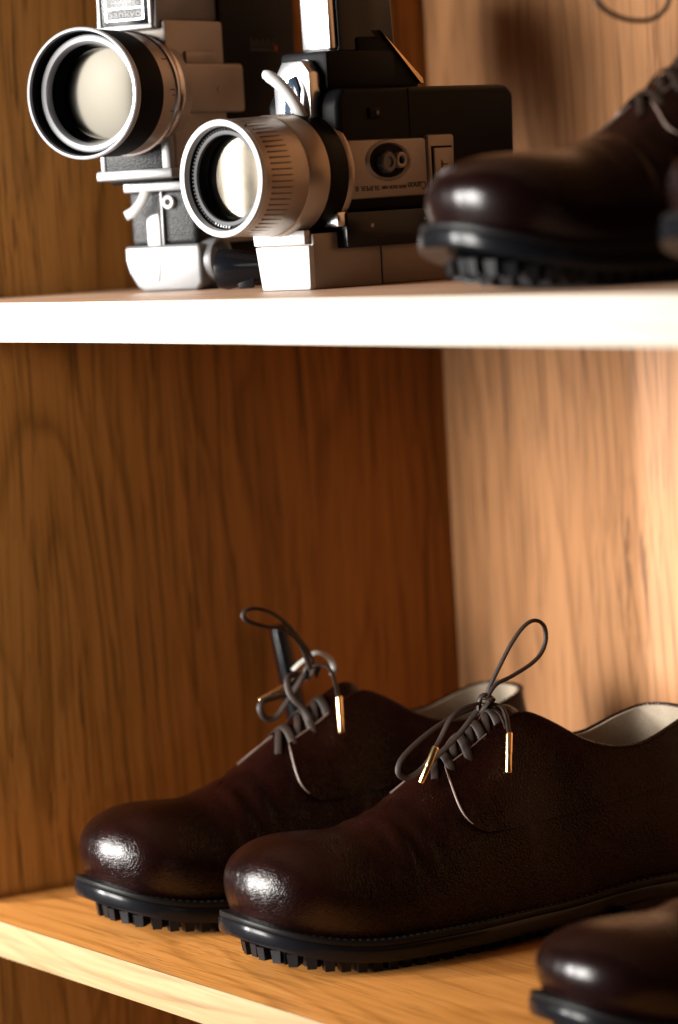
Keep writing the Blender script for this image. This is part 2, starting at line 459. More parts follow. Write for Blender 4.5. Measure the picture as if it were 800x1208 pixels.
def shell(A, B):
    """two n x m grids of points -> closed sheet"""
    n, m = len(A), len(A[0]); V = [p for r in A for p in r] + [p for r in B for p in r]; o = n * m
    F = grid_faces(n, m) + [tuple(reversed(f)) for f in grid_faces(n, m, o)]
    for i in range(n - 1):
        F.append((i * m, o + i * m, o + (i + 1) * m, (i + 1) * m)); a = i * m + m - 1; F.append((a, a + m, o + a + m, o + a))
    for j in range(m - 1):
        F.append((j, j + 1, o + j + 1, o + j)); a = (n - 1) * m + j; F.append((a, o + a, o + a + 1, a + 1))
    return V, F

def outline_ring(L, d, n=150):
    """closed outline of the sole, d outside the feather line"""
    out = []
    for side in (1, -1):
        for k in range(n):
            t = k / n if side == 1 else 1 - k / n
            P, N = L.base(side, t); dd = d(P.y) if callable(d) else d
            out.append(Vector((P.x + N.x * dd, P.y + N.y * dd, 0)))
    return out

def slab(ring, zb, zt, rb=.001):
    """layer of the sole with softened rims; zb, zt functions of y"""
    n = len(ring); cy = Vector((0, .15, 0)); V, F = [], []
    def inset(p, q, d): return p
    loops = []
    N = []
    for i in range(n):
        t = (ring[(i + 1) % n] - ring[i - 1]).normalized(); N.append(Vector((t.y, -t.x, 0)))
    if sum(N[i].dot(ring[i] - cy) for i in range(n)) < 0: N = [-x for x in N]
    for k, (ins, f) in enumerate(((.010, 0), (rb, 0), (rb * .3, .12), (0, .3), (0, .7), (rb * .3, .9), (rb, 1), (.010, 1))):
        for i in range(n):
            p = ring[i] - N[i] * ins; y = ring[i].y; b, t = zb(y), zt(y)
            V.append(Vector((p.x, p.y, b + (t - b) * f)))
    m = 8
    for k in range(m - 1):
        for i in range(n): F.append((k * n + i, k * n + (i + 1) % n, (k + 1) * n + (i + 1) % n, (k + 1) * n + i))
    # close across with strips between the two sides
    h = n // 2
    for k in (0, m - 1):
        for i in range(1, h):
            a, b = i, (n - i) % n; c, d = i + 1, (n - i - 1)
            if i == h - 0: continue
            q = [k * n + a, k * n + c, k * n + d, k * n + b]
            q2 = []
            [q2.append(x) for x in q if x not in q2]
            if len(q2) >= 3: F.append(tuple(q2))
        F.append((k * n + 0, k * n + 1, k * n + n - 1))
    return V, F

def build_shoe(name, L, mat, label, group, loc, rz):
    root = empty(name, loc, rz, label, 'shoe', group)
    # vamp and counter: the closed lower leather skin
    V, F = [], []
    NS, NV = 120, 30
    ts = [.5 - .5 * math.cos(math.pi * k / (NS - 1)) for k in range(NS)]
    ts = [.45 * a + .55 * k / (NS - 1) for k, a in enumerate(ts)]
    for side in (1, -1):
        G = [[L.S(side, t, v / (NV - 1)) for v in range(NV)] for t in ts]
        b = len(V); V += [p for r in G for p in r]; F += grid_faces(NS, NV, b)
    bm = bmesh.new(); vs = [bm.verts.new(p) for p in V]
    for f in F:
        try: bm.faces.new([vs[i] for i in f])
        except ValueError: pass
    bmesh.ops.remove_doubles(bm, verts=bm.verts, dist=.00025)
    mk('vamp', *bm_out(bm), mat, root, 60)
    # quarters
    def vtop(side, t): return 1.0
    def vseam(side, t):
        y = L.base(side, t)[0].y
        z = lerp_tab([(.12, .064), (.14, .0655), (.17, .066), (.21, .068), (.25, .073), (.29, .078), (.31, .080)], y)
        lo, hi = 0, 1
        for _ in range(25):
            m = (lo + hi) / 2
            if L.Q(side, t, m).z < z: lo = m
            else: hi = m
        return lo
    rows, NQ = 18, 70
    for side in (1, -1):
        A, B = [], []
        for i in range(NQ):
            ra, rb = [], []
            for j in range(rows):
                w = 1 - j / (rows - 1)                      # 1 at the seam, 0 at the facing
                ye = .1395 - L.dq - .0057 * math.sin(w * 1.5) + .013 * w ** 7
                te = L.t_of_y(side, ye); t = te + (1 - te) * (i / (NQ - 1)) ** 1.25
                vt = vtop(side, t); vl = vseam(side, t)
                v = vt - (vt - vl) * w
                ra.append(L.Sn(side, t, v, .0018)); rb.append(L.Sn(side, t, v, .0001))
            A.append(ra); B.append(rb)
        mk('quarter', *shell(A, B), mat, root, 50)
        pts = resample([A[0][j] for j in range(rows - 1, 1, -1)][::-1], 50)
        mk('raw_edge_glint', *tube(pts, .0012, .0012, n=6, taper=lambda q: min(1, .3 + 3 * q) * (1 - .75 * max(0, (q - .8) / .2))), m_edge_glint, root)  # added pale strip: catch light painted along the cut edge
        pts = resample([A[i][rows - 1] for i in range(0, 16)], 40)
        mk('raw_edge_glint', *tube(pts, .0010, .0010, n=6), m_edge_glint, root)
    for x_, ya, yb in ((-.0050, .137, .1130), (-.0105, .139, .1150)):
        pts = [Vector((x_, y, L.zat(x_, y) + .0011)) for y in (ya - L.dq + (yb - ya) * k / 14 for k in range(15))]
        mk('throat_edge', *tube(pts, .0016, .0012, up=Vector((0, -.3, 1)), n=6, taper=lambda q: 1 - .6 * q), m_edge_glint, root)
    # topline binding from one facing round the heel to the other
    def tl(side, off):
        out = []
        ta = L.t_of_y(side, .172)
        for i in range(60):
            t = ta + (1 - ta) * i / 59; out.append(L.Sn(side, t, vtop(side, t), off))
        return out
    line = tl(1, .0009) + list(reversed(tl(-1, .0009)))[1:]
    line = resample(line, 150)
    mk('topline_binding', *tube(line, .0030, .0026, n=8), mat, root)
    # lining and insole
    for side in (1, -1):
        ta = L.t_of_y(side, .165); A, B = [], []
        for i in range(50):
            t = ta + (1 - ta) * i / 49; vt = vtop(side, t)
            A.append([L.Sn(side, t, .22 + (vt - .22) * j / 11, -.0008) for j in range(12)])
            B.append([L.Sn(side, t, .22 + (vt - .22) * j / 11, -.0022) for j in range(12)])
        mk('lining', *shell(A, B), m_lin, root, 60)
    ring = [p for p in outline_ring(L, -.004)]
    mk('insole', *slab(ring, lambda y: .037 + .004 * sst(.15, .25, y), lambda y: .040 + .004 * sst(.15, .25, y), .0005), m_lin, root)
    # tongue
    A, B = [], []
    ys = [.136 - L.dq + (.1935 - .136 + L.dq) * (1 - (1 - i / 29) ** 1.7) for i in range(30)]
    for i, y in enumerate(ys):
        rise = -.0012 + .0024 * sst(.136 - L.dq, .15 - L.dq, y) + .0012 * sst(.165, .19, y)
        hw = (.0105 + .0085 * sst(.14, .19, y)) * max(.06, math.sqrt(max(0, 1 - max(0, (y - .166) / .0276) ** 2.4)))
        ra, rb = [], []
        for j in range(13):
            x = hw * (j / 6 - 1)
            yy = min(y, .180); z = L.zat(x, yy) + rise - (.0006 if abs(j - 6) == 6 else 0) + (0 if y <= .18 else (y - .18) * .30 - 40 * (y - .18) ** 2)
            if y > .18: z -= .5 * x * x / .02
            ra.append(Vector((x, y, z + .0010))); rb.append(Vector((x, y, z - .0012)))
        A.append(ra); B.append(rb)
    mk('tongue', *shell(A, B), mat, root, 60)
    # welt with its stitching, sole, tread, heel
    wd = lambda y: .0068 - .0030 * sst(.13, .18, y) * (1 - sst(.22, .28, y)) - .002 * sst(.24, .3, y)
    zw = lambda y: zfeather(y)
    mk('welt', *slab(outline_ring(L, wd), lambda y: zw(y) - .0022, lambda y: zw(y) + .0012, .0005), m_welt, root)
    sd = lambda y: wd(y) + .0009
    mk('sole', *slab(outline_ring(L, sd), lambda y: zw(y) - .0108, lambda y: zw(y) - .0023, .0007), m_rubber, root)
    st = []
    P = outline_ring(L, lambda y: wd(y) - .0026, 400)
    P = resample(P + [P[0]], 330)
    for i in range(0, 328, 2):
        a, b = P[i], P[i + 1]; a = a.lerp(b, .1)
        st.append(tube([Vector((q.x, q.y, zw(q.y) + .0012 + dz)) for q, dz in ((a, -.0001), (a.lerp(b, .5), .0003), (b, -.0001))], .0009, .0007, n=6))
    mk('welt_stitching', *join(*st), m_thread, root)
    tr = []
    zl = lambda y: zw(y) - .0108 + .0001
    def block(c, tdir, hl, hw_, zt, zb):
        nn = Vector((-tdir.y, tdir.x, 0)); bm = bmesh.new(); vs = []
        for z, k in ((zt, 1.0), (zb, .84)):
            for a, b in ((-1, -1), (1, -1), (1, 1), (-1, 1)):
                p = c + tdir * (a * hl * k) + nn * (b * hw_ * k); vs.append(bm.verts.new((p.x, p.y, z)))
        for q in ((3, 2, 1, 0), (4, 5, 6, 7), (0, 1, 5, 4), (1, 2, 6, 5), (2, 3, 7, 6), (3, 0, 4, 7)): bm.faces.new([vs[i] for i in q])
        bevel_all(bm, .0006, 1); return bm_out(bm)
    P = outline_ring(L, lambda y: wd(y) - .0165, 400)
    P = resample(P + [P[0]], 71)
    for i in range(70):
        c = P[i]; t = (P[(i + 1) % 70] - P[i - 1]).normalized()
        zt = zl(c.y); zb = max(.0, zt - .0074 if c.y < .2 else 0.0) if c.y > .085 else zt - .0072
        tr.append(block(c, t, .0031, .0050 + .0012 * (i % 2), zt, zb))
    for iy in range(13):
        y = .03 + iy * .0135
        for ix in (-1, 0, 1):
            zt = zl(y); tr.append(block(Vector((ix * .017 + .004 * (iy % 2), y, 0)), Vector((1, 0, 0)), .006, .0038, zt, max(0, zt - .0074) if y > .085 else zt - .0072))
    mk('tread', *join(*tr), m_tread, root)
    hr = [p for p in outline_ring(L, lambda y: wd(y) - .002)]
    hr2 = []
    for p in hr: hr2.append(Vector((p.x, max(p.y, .232), 0)))
    hs = []
    for k, p in enumerate(hr2):
        if not hs or (p - hs[-1]).length > 1e-5: hs.append(p)
    mk('heel', *prism([(p.x, p.y) for p in hs], lambda u, v, t: Vector((u, v, t)), .0, .0118, 0), m_rubber, root)
    return root

def cross_laces(root, L, rows=((.1405, .1365), (.1515, .150), (.1625, .161), (.1735, .172))):
    for i, (yn, yf) in enumerate(rows):
        pts = []
        for k in range(9):
            f = k / 8; yn, yf = rows[i][0] - L.dq, rows[i][1] - L.dq; x = -.0165 + .036 * f; y = yf + (yn - yf) * f + .003 * math.sin(f * math.pi)
            z = L.zat(x, y) + .0036 - .0022 * abs(2 * f - 1) ** 4 + (.001 if i % 2 else 0)
            pts.append(Vector((x, y, z)))
        pts2 = []
        for k in range(9):
            g = k / 8; x = -.0125 + .025 * g; y = yn + .005 + (yf - yn - .010) * g
            pts2.append(Vector((x, y, L.zat(x, y) + .0026 - .0012 * abs(2 * g - 1) ** 3)))
        mk('lace', *tube(resample(cat(pts2, 6), 30), .0044, .0011, up=lambda q: Vector((1.4 * (q - .5), -.55, 1)).normalized()), m_lace, root)
        P = resample(cat(pts, 8), 40)
        mk('lace', *tube(P, .0050, .0012, up=lambda q: Vector((1.6 * (q - .5), -.55, 1)).normalized()), m_lace, root)

def lace(root, pts, w=.0034, t=.0016, up=None, m=None, name='lace', closed=False):
    P = resample(cat(pts, 10), max(24, 8 * len(pts)))
    return mk(name, *tube(P, w, t, up=up), m or m_lace, root)

def aglet(root, a, b, r=.0021):
    a, b = Vector(a), Vector(b); ax = (b - a)
    P = [a + ax * f for f in (-.03, 0, .02, .45, .5, .52, .55, .97, 1.0)]
    rr = [.86, .97, 1.0, 1.0, 1.0, .93, .93, .93, .75]
    V, F = [], []
    k = 14; t = ax.normalized(); s1 = t.orthogonal().normalized(); s2 = t.cross(s1)
    for p, q in zip(P, rr):
        for i in range(k): V.append(p + (s1 * math.cos(2 * math.pi * i / k) + s2 * math.sin(2 * math.pi * i / k)) * r * q)
    for i in range(len(P) - 1):
        for j in range(k): F.append((i * k + j, i * k + (j + 1) % k, (i + 1) * k + (j + 1) % k, (i + 1) * k + j))
    F.append(tuple(range(k - 1, -1, -1))); F.append(tuple((len(P) - 1) * k + j for j in range(k)))
    return mk('aglet', V, F, m_gold, root)

def knot(root, c, r=.0052):
    c = Vector(c)
    pts = [c + Vector((r * .9 * math.cos(a), r * .55 * math.sin(a) , r * .55 * math.sin(a) + .0012 * math.cos(2 * a))) for a in [i * 2 * math.pi / 14 for i in range(15)]]
    mk('lace_knot', *tube(resample(pts, 30), .0042, .0022, n=8), m_lace, root)
    p2 = [c + Vector((-.001, -.004, -.004)), c + Vector((0, -.0035, .002)), c + Vector((.0008, 0, .0045)), c + Vector((.001, .004, .002)), c + Vector((0, .004, -.004))]
    mk('lace_knot', *tube(resample(cat(p2, 6), 20), .0046, .0022, up=Vector((0, -.3, 1)), n=8), m_lace, root)

GR = 'brown lace-up derby shoes set out on the shelves'
SRZ = R(-5)
ax_ = Vector((1, .0, 0))
lastL = Last(False, RIDGE_HIGH); lastR = Last(True, RIDGE_HIGH); lastLow = Last(False, RIDGE_LOW, .016)

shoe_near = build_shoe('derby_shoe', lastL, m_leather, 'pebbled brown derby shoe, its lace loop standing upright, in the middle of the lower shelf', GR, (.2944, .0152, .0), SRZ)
cross_laces(shoe_near, lastL)
loop_up = [(0.0, 0.1736, 0.1328), (0.0007, 0.177, 0.1402), (0.0013, 0.184, 0.1515), (0.002, 0.1916, 0.1628), (0.0027, 0.1996, 0.1716), (0.0033, 0.2067, 0.1748), (0.004, 0.2123, 0.1718), (0.0047, 0.2132, 0.1645), (0.0053, 0.21, 0.1571), (0.006, 0.2025, 0.1512), (0.0067, 0.1888, 0.1456), (0.0073, 0.177, 0.1418), (0.008, 0.1695, 0.1341)]
loop_left = [(0.0, 0.1695, 0.1299), (0.0012, 0.1548, 0.127), (0.0024, 0.14, 0.1217), (0.0036, 0.1252, 0.1142), (0.0048, 0.1148, 0.1066), (0.006, 0.1121, 0.0999), (0.0072, 0.1166, 0.0966), (0.0084, 0.1248, 0.1), (0.0096, 0.1377, 0.1085), (0.0108, 0.1514, 0.1193), (0.012, 0.1613, 0.1297)]
tail_left = [(0.006, 0.168, 0.1325), (0.008, 0.1644, 0.1328), (0.01, 0.1521, 0.1311), (0.012, 0.1435, 0.1267), (0.014, 0.1357, 0.1174), (0.016, 0.131, 0.1129)]
tail_right = [(0.006, 0.17, 0.1319), (0.0115, 0.1766, 0.1302), (0.017, 0.1768, 0.1255), (0.0225, 0.1746, 0.1201), (0.028, 0.1718, 0.1168)]
tail_right2 = [(0.006, 0.1695, 0.1305), (0.012, 0.1745, 0.1275), (0.017, 0.1752, 0.1225), (0.0225, 0.1735, 0.1185)]
lace(shoe_near, loop_up, w=.0027, up=lambda q: Vector((.55, -.5 + .0 * q, .6)))
lace(shoe_near, loop_left, w=.0034, t=.0011, up=Vector((.6, -.5, .6)))
lace(shoe_near, tail_left, w=.0032, t=.0011, up=Vector((.5, -.5, .7)))
lace(shoe_near, tail_right, w=.003, t=.0022)
lace(shoe_near, tail_right2, w=.003, t=.0018)
aglet(shoe_near, (0.016, 0.131, 0.1129), (0.016, 0.1206, 0.0943))
aglet(shoe_near, (0.028, 0.1718, 0.1168), (0.034, 0.1664, 0.0962))
knot(shoe_near, (.005, .1705, .1325))

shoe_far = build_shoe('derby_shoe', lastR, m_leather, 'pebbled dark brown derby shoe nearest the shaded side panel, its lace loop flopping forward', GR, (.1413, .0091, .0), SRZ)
cross_laces(shoe_far, lastR, ((.1405, .1365), (.1535, .150), (.165, .162)))
lace(shoe_far, [(0.0, 0.1643, 0.139), (0.0008, 0.1621, 0.1485), (0.0015, 0.1539, 0.1607), (0.0023, 0.1455, 0.1704), (0.0031, 0.1359, 0.1771), (0.0038, 0.1256, 0.1803), (0.0046, 0.1189, 0.1796), (0.0054, 0.1172, 0.1768), (0.0062, 0.12, 0.1735), (0.0069, 0.13, 0.1694), (0.0077, 0.1408, 0.1668), (0.0085, 0.148, 0.162), (0.0092, 0.1534, 0.1538), (0.01, 0.1574, 0.1407)], w=.0032, t=.0012, up=Vector((.5, -.4, .7)))
lace(shoe_far, [(-0.008, 0.1546, 0.1388), (-0.0069, 0.1582, 0.1421), (-0.0057, 0.163, 0.1452), (-0.0046, 0.1678, 0.1479), (-0.0034, 0.1729, 0.1474), (-0.0023, 0.1778, 0.1433), (-0.0011, 0.1792, 0.1386), (0.0, 0.1772, 0.1338)], w=.0038, t=.0013, up=lambda q: Vector((.3, -.8 + .5 * q, .6)), m=m_lace_pale)
lace(shoe_far, [(0.003, 0.16, 0.1405), (0.006, 0.1618, 0.1419), (0.0105, 0.1663, 0.1423), (0.015, 0.1688, 0.1388), (0.0195, 0.1688, 0.1311), (0.024, 0.1676, 0.1246)], w=.0034, t=.002)
lace(shoe_far, [(0.0, 0.164, 0.139), (-0.004, 0.1646, 0.1395), (-0.0067, 0.1578, 0.1365), (-0.0093, 0.1531, 0.1316), (-0.012, 0.1503, 0.1291)], w=.0036)
lace(shoe_far, [(0.004, 0.152, 0.139), (0.006, 0.1443, 0.1367), (0.0095, 0.1425, 0.1297), (0.013, 0.1443, 0.1242), (0.0165, 0.1479, 0.1191), (0.02, 0.1502, 0.113)], w=.0042, up=Vector((.7, -.5, .4)))
lace(shoe_far, [(-0.004, 0.1622, 0.1378), (-0.003, 0.1512, 0.1274), (-0.002, 0.1391, 0.1248), (-0.001, 0.1294, 0.1235), (0.0, 0.1274, 0.1188), (0.001, 0.1305, 0.1134), (0.002, 0.1363, 0.1138), (0.003, 0.1449, 0.1231), (0.004, 0.1568, 0.1376)], w=.004, up=Vector((.5, -.5, .6)))
aglet(shoe_far, (0.024, 0.1682, 0.124), (0.03, 0.1653, 0.1036))
aglet(shoe_far, (-0.012, 0.1503, 0.1291), (-0.014, 0.1342, 0.1221))
knot(shoe_far, (.002, .1615, .1385), .0045)

def second_laces(root, L, droop):
    cross_laces(root, L)
    lace(root, droop, w=.0036, t=.0022)
    lace(root, tail_right, w=.003, t=.0022)
    aglet(root, (0.028, 0.1718, 0.1168), (0.034, 0.1664, 0.0962))
    knot(root, (.005, .1705, .1325))
droop = [(-0.002, 0.1734, 0.1318), (-0.0013, 0.1589, 0.1506), (-0.0007, 0.1293, 0.1571), (0.0, 0.1081, 0.1494), (0.0007, 0.1003, 0.1386), (0.0013, 0.1033, 0.1321), (0.002, 0.1113, 0.1274), (0.0027, 0.1204, 0.1252), (0.0033, 0.1307, 0.1257), (0.004, 0.1384, 0.1311), (0.0047, 0.1429, 0.1399), (0.0053, 0.159, 0.146), (0.006, 0.1727, 0.1313)]
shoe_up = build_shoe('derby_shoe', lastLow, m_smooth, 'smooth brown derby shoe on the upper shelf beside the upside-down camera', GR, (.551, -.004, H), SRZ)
second_laces(shoe_up, lastLow, droop)

def copy_tree(o, parent=None):
    c = o.copy(); COL.objects.link(c)
    if parent: c.parent = parent
    for ch in o.children: copy_tree(ch, c)
    return c
s3 = copy_tree(shoe_up); s3.location = (.572, .022, 0)
s3['label'] = 'blurred brown shoe toe in the lower right corner, on the lower shelf'
s5 = copy_tree(shoe_up); s5.location = (.728, .0, H)
s5['label'] = 'brown shoe cut off at the right edge, only its tip showing over the upper shelf'

# ------------------------------------------------------------------ first film camera (standing upright on its grip)
def P(s, a, z): return Vector((s, -a, z))
def abox(s0, s1, a0, a1, z0, z1, b=.001, seg=2): return box(s0, s1, -max(a0, a1), -min(a0, a1), z0, z1, b, seg)
def aprism(poly, s0, s1, b=.001, seg=2): return prism(poly, lambda a, z, t: P(t, a, z), s0, s1, b, seg)     # side profile (a, z)
def fprism(poly, a0, a1, b=.001, seg=2): return prism(poly, lambda s, z, t: P(s, t, z), a0, a1, b, seg)     # front profile (s, z)
def alathe(prof, zc, sc_=0.0, n=96, closed=False): return lathe(prof, lambda h, c, s: P(sc_ + c, h, zc + s), n, closed)
def slathe(prof, a, z, n=40, closed=True): return lathe(prof, lambda h, c, s: P(h, a + c, z + s), n, closed)
def disc_cap(a, r, zc, bulge, n=64, rings=10):
    prof = [(a + bulge * (1 - (k / rings) ** 2), r * k / rings + 1e-5) for k in range(rings, -1, -1)]
    return lathe(prof, lambda h, c, s: P(c, h, zc + s), n, False)

c1 = empty('film_camera', (.1194, .1135, H), R(27), 'silver and black cine camera standing upright on its leatherette pistol grip', 'film camera', 'vintage film cameras on the upper shelf')
Z1 = .1163
mk('body', *join(abox(-.024, .024, -.034, .030, .066, .1575, .002), abox(-.0205, .0205, -.0335, .031, .157, .205, .002)), m_taupe, c1)
mk('rear_body', *aprism([(-.032, .094), (-.108, .094), (-.1195, .104), (-.1215, .19), (-.112, .205), (-.032, .205)], -.0235, .0235, .003), m_black, c1)
mk('lower_body', *abox(-.0225, .0225, -.075, .028, .064, .100, .002), m_black, c1)
mk('side_housing', *abox(.018, .0275, -.050, .016, .1035, .1325, .0025), m_taupe, c1)
mk('side_rib', *abox(.020, .0262, -.022, .012, .1315, .1392, .0012), m_taupe, c1)
hd = mk('finder_housing', *aprism([(.0485, .1525), (.0445, .205), (-.02, .205), (-.02, .1577), (.026, .1577), (.034, .1530)], -.0185, .0185, .0014), m_silver, c1)
bd = mk('badge', *fprism([(-.0145, 0.1555), (.0145, 0.1555), (.0145, 0.1835), (-.0145, 0.1835)], .0475, .0493, .0004), m_gloss, hd)
fr = []
for (x0, x1, z0, z1) in ((-.0118, .0118, 0.1583, 0.1589), (-.0118, .0118, 0.1651, 0.1657), (-.0118, -.0112, 0.1583, 0.1725), (.0112, .0118, 0.1583, 0.1725), (-.0118, .0118, 0.1719, 0.1725)):
    fr.append(abox(x0, x1, .0492, .0496, z0, z1, 0))
mk('badge_border', *join(*fr), m_chrome, hd)
rim = []
for (x0, x1, z0, z1) in ((-.0165, .0165, 0.1527, 0.1551), (-.0165, -.0147, 0.1551, 0.1875), (.0147, .0165, 0.1551, 0.1875)): rim.append(abox(x0, x1, .0462, .0502, z0, z1, .0006))
mk('badge_rim', *join(*rim), m_white, hd)
m_badgegrey = plain('etched_badge_grey', (.035, .035, .037), .45, .2, bump=.6, bscale=3000)
mk('badge_plate', *abox(-.0111, .0111, .0492, .04945, 0.1590, 0.1650, 0), m_badgegrey, hd)
text_mesh('badge_lettering', 'Sankyo', .0058, P(-.0102, .0496, 0.1603), (1, 0, 0), (0, 0, 1), m_letter, hd, maxw=.0204)
text_mesh('badge_lettering', 'SUPER CM 400', .0026, P(-.0104, .0494, 0.1666), (1, 0, 0), (0, 0, 1), m_letter, hd, maxw=.0208)
text_mesh('badge_lettering', 'SANKYO SEIKI', .0022, P(-.0104, .0494, 0.1693), (1, 0, 0), (0, 0, 1), m_letter, hd, maxw=.0208)
hd.location = P(0, -.0145, 0); hd.scale = (1.12, 1, 1)
# lens
ln = mk('lens_barrel', *alathe([(.0815, .0358), (.0790, .0366), (.0545, .0362), (.0535, .0352)], Z1), m_deep, c1)
mk('lens_hood_lip', *alathe([(.0790, .0366), (.0825, .0376), (.0845, .0374), (.0850, .0366), (.0848, .0358), (.0830, .0352)], Z1), m_bright, ln)
mk('hood_interior', *alathe([(.0832, .0353), (.0720, .0348), (.0715, .0330)], Z1), m_deep, ln)
mk('retaining_ring', *alathe([(.0740, .0335), (.0768, .0332), (.0775, .0322), (.0768, .0298), (.0745, .0284), (.0720, .0281)], Z1), m_bright, ln)
mk('lens_well', *alathe([(.0735, .0336), (.0720, .0336), (.0718, .0349)], Z1), m_deep, ln)
mk('lens_well', *alathe([(.0730, .0282), (.0660, .0268), (.0640, .0262), (.0625, .0258)], Z1), m_gloss, ln)
mk('lens_glass', *disc_cap(.0632, .0262, Z1, .0016), m_glass, ln)
mk('focus_ring', *alathe([(.0545, .0352), (.0540, .0358), (.0400, .0352), (.0395, .0345)], Z1), m_champ, c1)
mk('index_ring', *alathe([(.0398, .0352), (.0392, .0362), (.0372, .0362), (.0366, .0350), (.0340, .0346), (.0330, .0352), (.0290, .0350), (.028, .0340)], Z1), m_chrome, c1)
mk('mount_ring', *alathe([(.0290, .0346), (.0240, .0340), (.018, .033)], Z1), m_taupe, c1)
tk = []
for i in range(36):
    th = math.radians(-60 + i * 5.0); c, s = math.cos(th), math.sin(th)
    rr = .0354
    a0, a1 = (.0415, .0440 if i % 3 else .0465)
    pts = [P(rr * c, a0, Z1 + rr * s), P(rr * c, a1, Z1 + rr * s)]
    if i in (8, 11, 12, 18): tk.append(tube([Vector(p) for p in pts], .0007, .0007, n=5))
mk('index_marks', *join(*tk), m_ink, c1)
# front panel and grip
mk('front_panel', *abox(-.0215, .0180, .029, .0318, .0720, .0945, .0005), m_grip, c1)
mk('front_frame', *abox(-.0245, -.0215, .028, .0325, .070, .096, .0006), m_silver, c1); mk('front_frame', *abox(.0180, .0240, .024, .0330, .070, .112, .0012), m_silver, c1)
mk('neck_plate', *join(abox(-.0270, .0255, -.03, .0345, .0664, .0722, .0012), abox(-.0235, .0235, -.025, .012, .0590, .0668, .001)), m_silver, c1)
g = mk('grip', *fprism([(-.0240, .0265), (.0228, .0265), (.0236, .0610), (-.0246, .0610)], .006, -.030, .004, 4), m_grip, c1)
mk('trigger', *tube(resample(cat([P(-.0085, .008, .0665), P(-.0085, .0105, .060), P(-.0100, .013, .054), P(-.0140, .0155, .0485), P(-.0195, .017, .0455)], 8), 26), .0062, .0022, up=Vector((.35, -1, .3))), m_white, c1)
mk('guide_rail', *abox(-.0006, .0008, .004, .0082, .027, .0605, .0004), m_silver, c1)
sl = mk('slide_lock', *abox(-.0105, -.0015, .004, .0088, .0272, .0430, .0006), m_white, c1)
mk('slide_lock_tip', *fprism([(-.0105, .043), (-.0015, .043), (-.0022, .0462), (-.0075, .0452)], .004, .0086, .0005), m_white, sl)
kb = mk('release_knob', *alathe([(.005, .0042), (.0086, .0040), (.0090, .0034), (.0086, .0020), (.0076, .0018)], .0524, .0050, 30), m_white, c1)
mk('knob_centre', *alathe([(.0080, .0001), (.0080, .0019), (.006, .0019)], .0524, .0050, 20), m_black, kb)
mk('foot', *fprism([(-.0265, .0275), (.0255, .0275), (.0265, .0240), (.0265, .0040), (.0225, 0), (-.0140, 0), (-.0190, .0030), (-.0245, .0120), (-.0265, .0190)], .010, -.026, .002, 3), m_silver, c1)
mk('foot_band', *fprism([(-.0175, .0060), (-.0030, .0060), (-.0010, .0140), (-.0030, .0245), (-.0175, .0245)], .009, .0106, .0008, 2), m_white, c1)
cap = mk('battery_tube', *slathe([(.0100, .0136), (.0290, .0138), (.0312, .0132), (.0316, .0122), (.0305, .0112), (.0240, .0108)], -.0060, .0168, 48, False), m_silver, c1)
mk('tube_recess', *slathe([(.0302, .0113), (.0225, .0108), (.0220, .0001)], -.0060, .0168, 48, False), m_deep, cap)
mk('tail_base', *abox(-.018, .0225, -.086, -.026, .0005, .0262, .003), m_deep, c1)
mk('tail_strap', *abox(.0130, .0232, -.088, -.014, .0264, .0302, .0012), m_taupe, c1)
mk('seam_screw', *slathe([(.0222, .0026), (.0232, .0024), (.0236, .0012), (.0234, .0002)], -.006, .0965, 16, False), m_chrome, c1)
mk('housing_screw', *slathe([(.0272, .0022), (.0280, .0019), (.0281, .0002)], -.020, .1170, 16, False), m_taupe, c1)
tk = []
for i in range(9): tk.append(abox(.0233, .0238, -.0660 - i * .0034, -.0668 - i * .0034, .1425, .1465 if i % 2 else .1480, 0))
mk('counter_scale', *join(*tk, abox(.0233, .0237, -.0650, -.0950, .1408, .1413, 0)), m_grey, c1)
mk('counter_mark', *abox(.0233, .0239, -.0945, -.0965, .1405, .1440, 0), m_red, c1)

# ------------------------------------------------------------------ second film camera (lying upside down, grip in the air)
c2 = empty('film_camera', (.2833, .0883, H), R(13), 'black and champagne cine camera set upside down, grip pointing up and lettering inverted', 'film camera', 'vintage film cameras on the upper shelf')
Z2 = .0628
ln = mk('lens_barrel', *alathe([(.0415, .0312), (.0400, .0314), (.0120, .0326), (.0110, .0322), (.0100, .0322), (.0090, .0330), (-.0050, .0334), (-.006, .0326)], Z2), m_champ, c2)
mk('barrel_front', *alathe([(.0405, .0310), (.0440, .0318), (.0455, .0314), (.0458, .0300), (.0452, .0284), (.0430, .0278), (.0420, .0277)], Z2), m_white, ln)
mk('front_recess', *alathe([(.0425, .0278), (.0400, .0274), (.0395, .0252), (.0385, .0250)], Z2), m_deep, ln)
rg = [alathe([(.0405, .0256), (.0412, .0246), (.0405, .0236), (.0390, .0234)], Z2, closed=False)]
mk('inner_ring', *join(*rg), m_silver, ln)
tk = []
for i in range(40):
    th = math.radians(90 + i * 4.6); c, s = math.cos(th), math.sin(th)
    tk.append(tube([P(.0268 * c, .0402, Z2 + .0268 * s), P(.0256 * c, .0402, Z2 + .0256 * s)], .0016, .0010, n=5))
mk('inner_notches', *join(*tk), m_silver, ln)
mk('lens_well', *alathe([(.0395, .0240), (.0330, .0232), (.0318, .0226)], Z2), m_gloss, ln)
mk('lens_glass', *disc_cap(.0325, .0228, Z2, .0012), m_glass2, ln)
rb = []
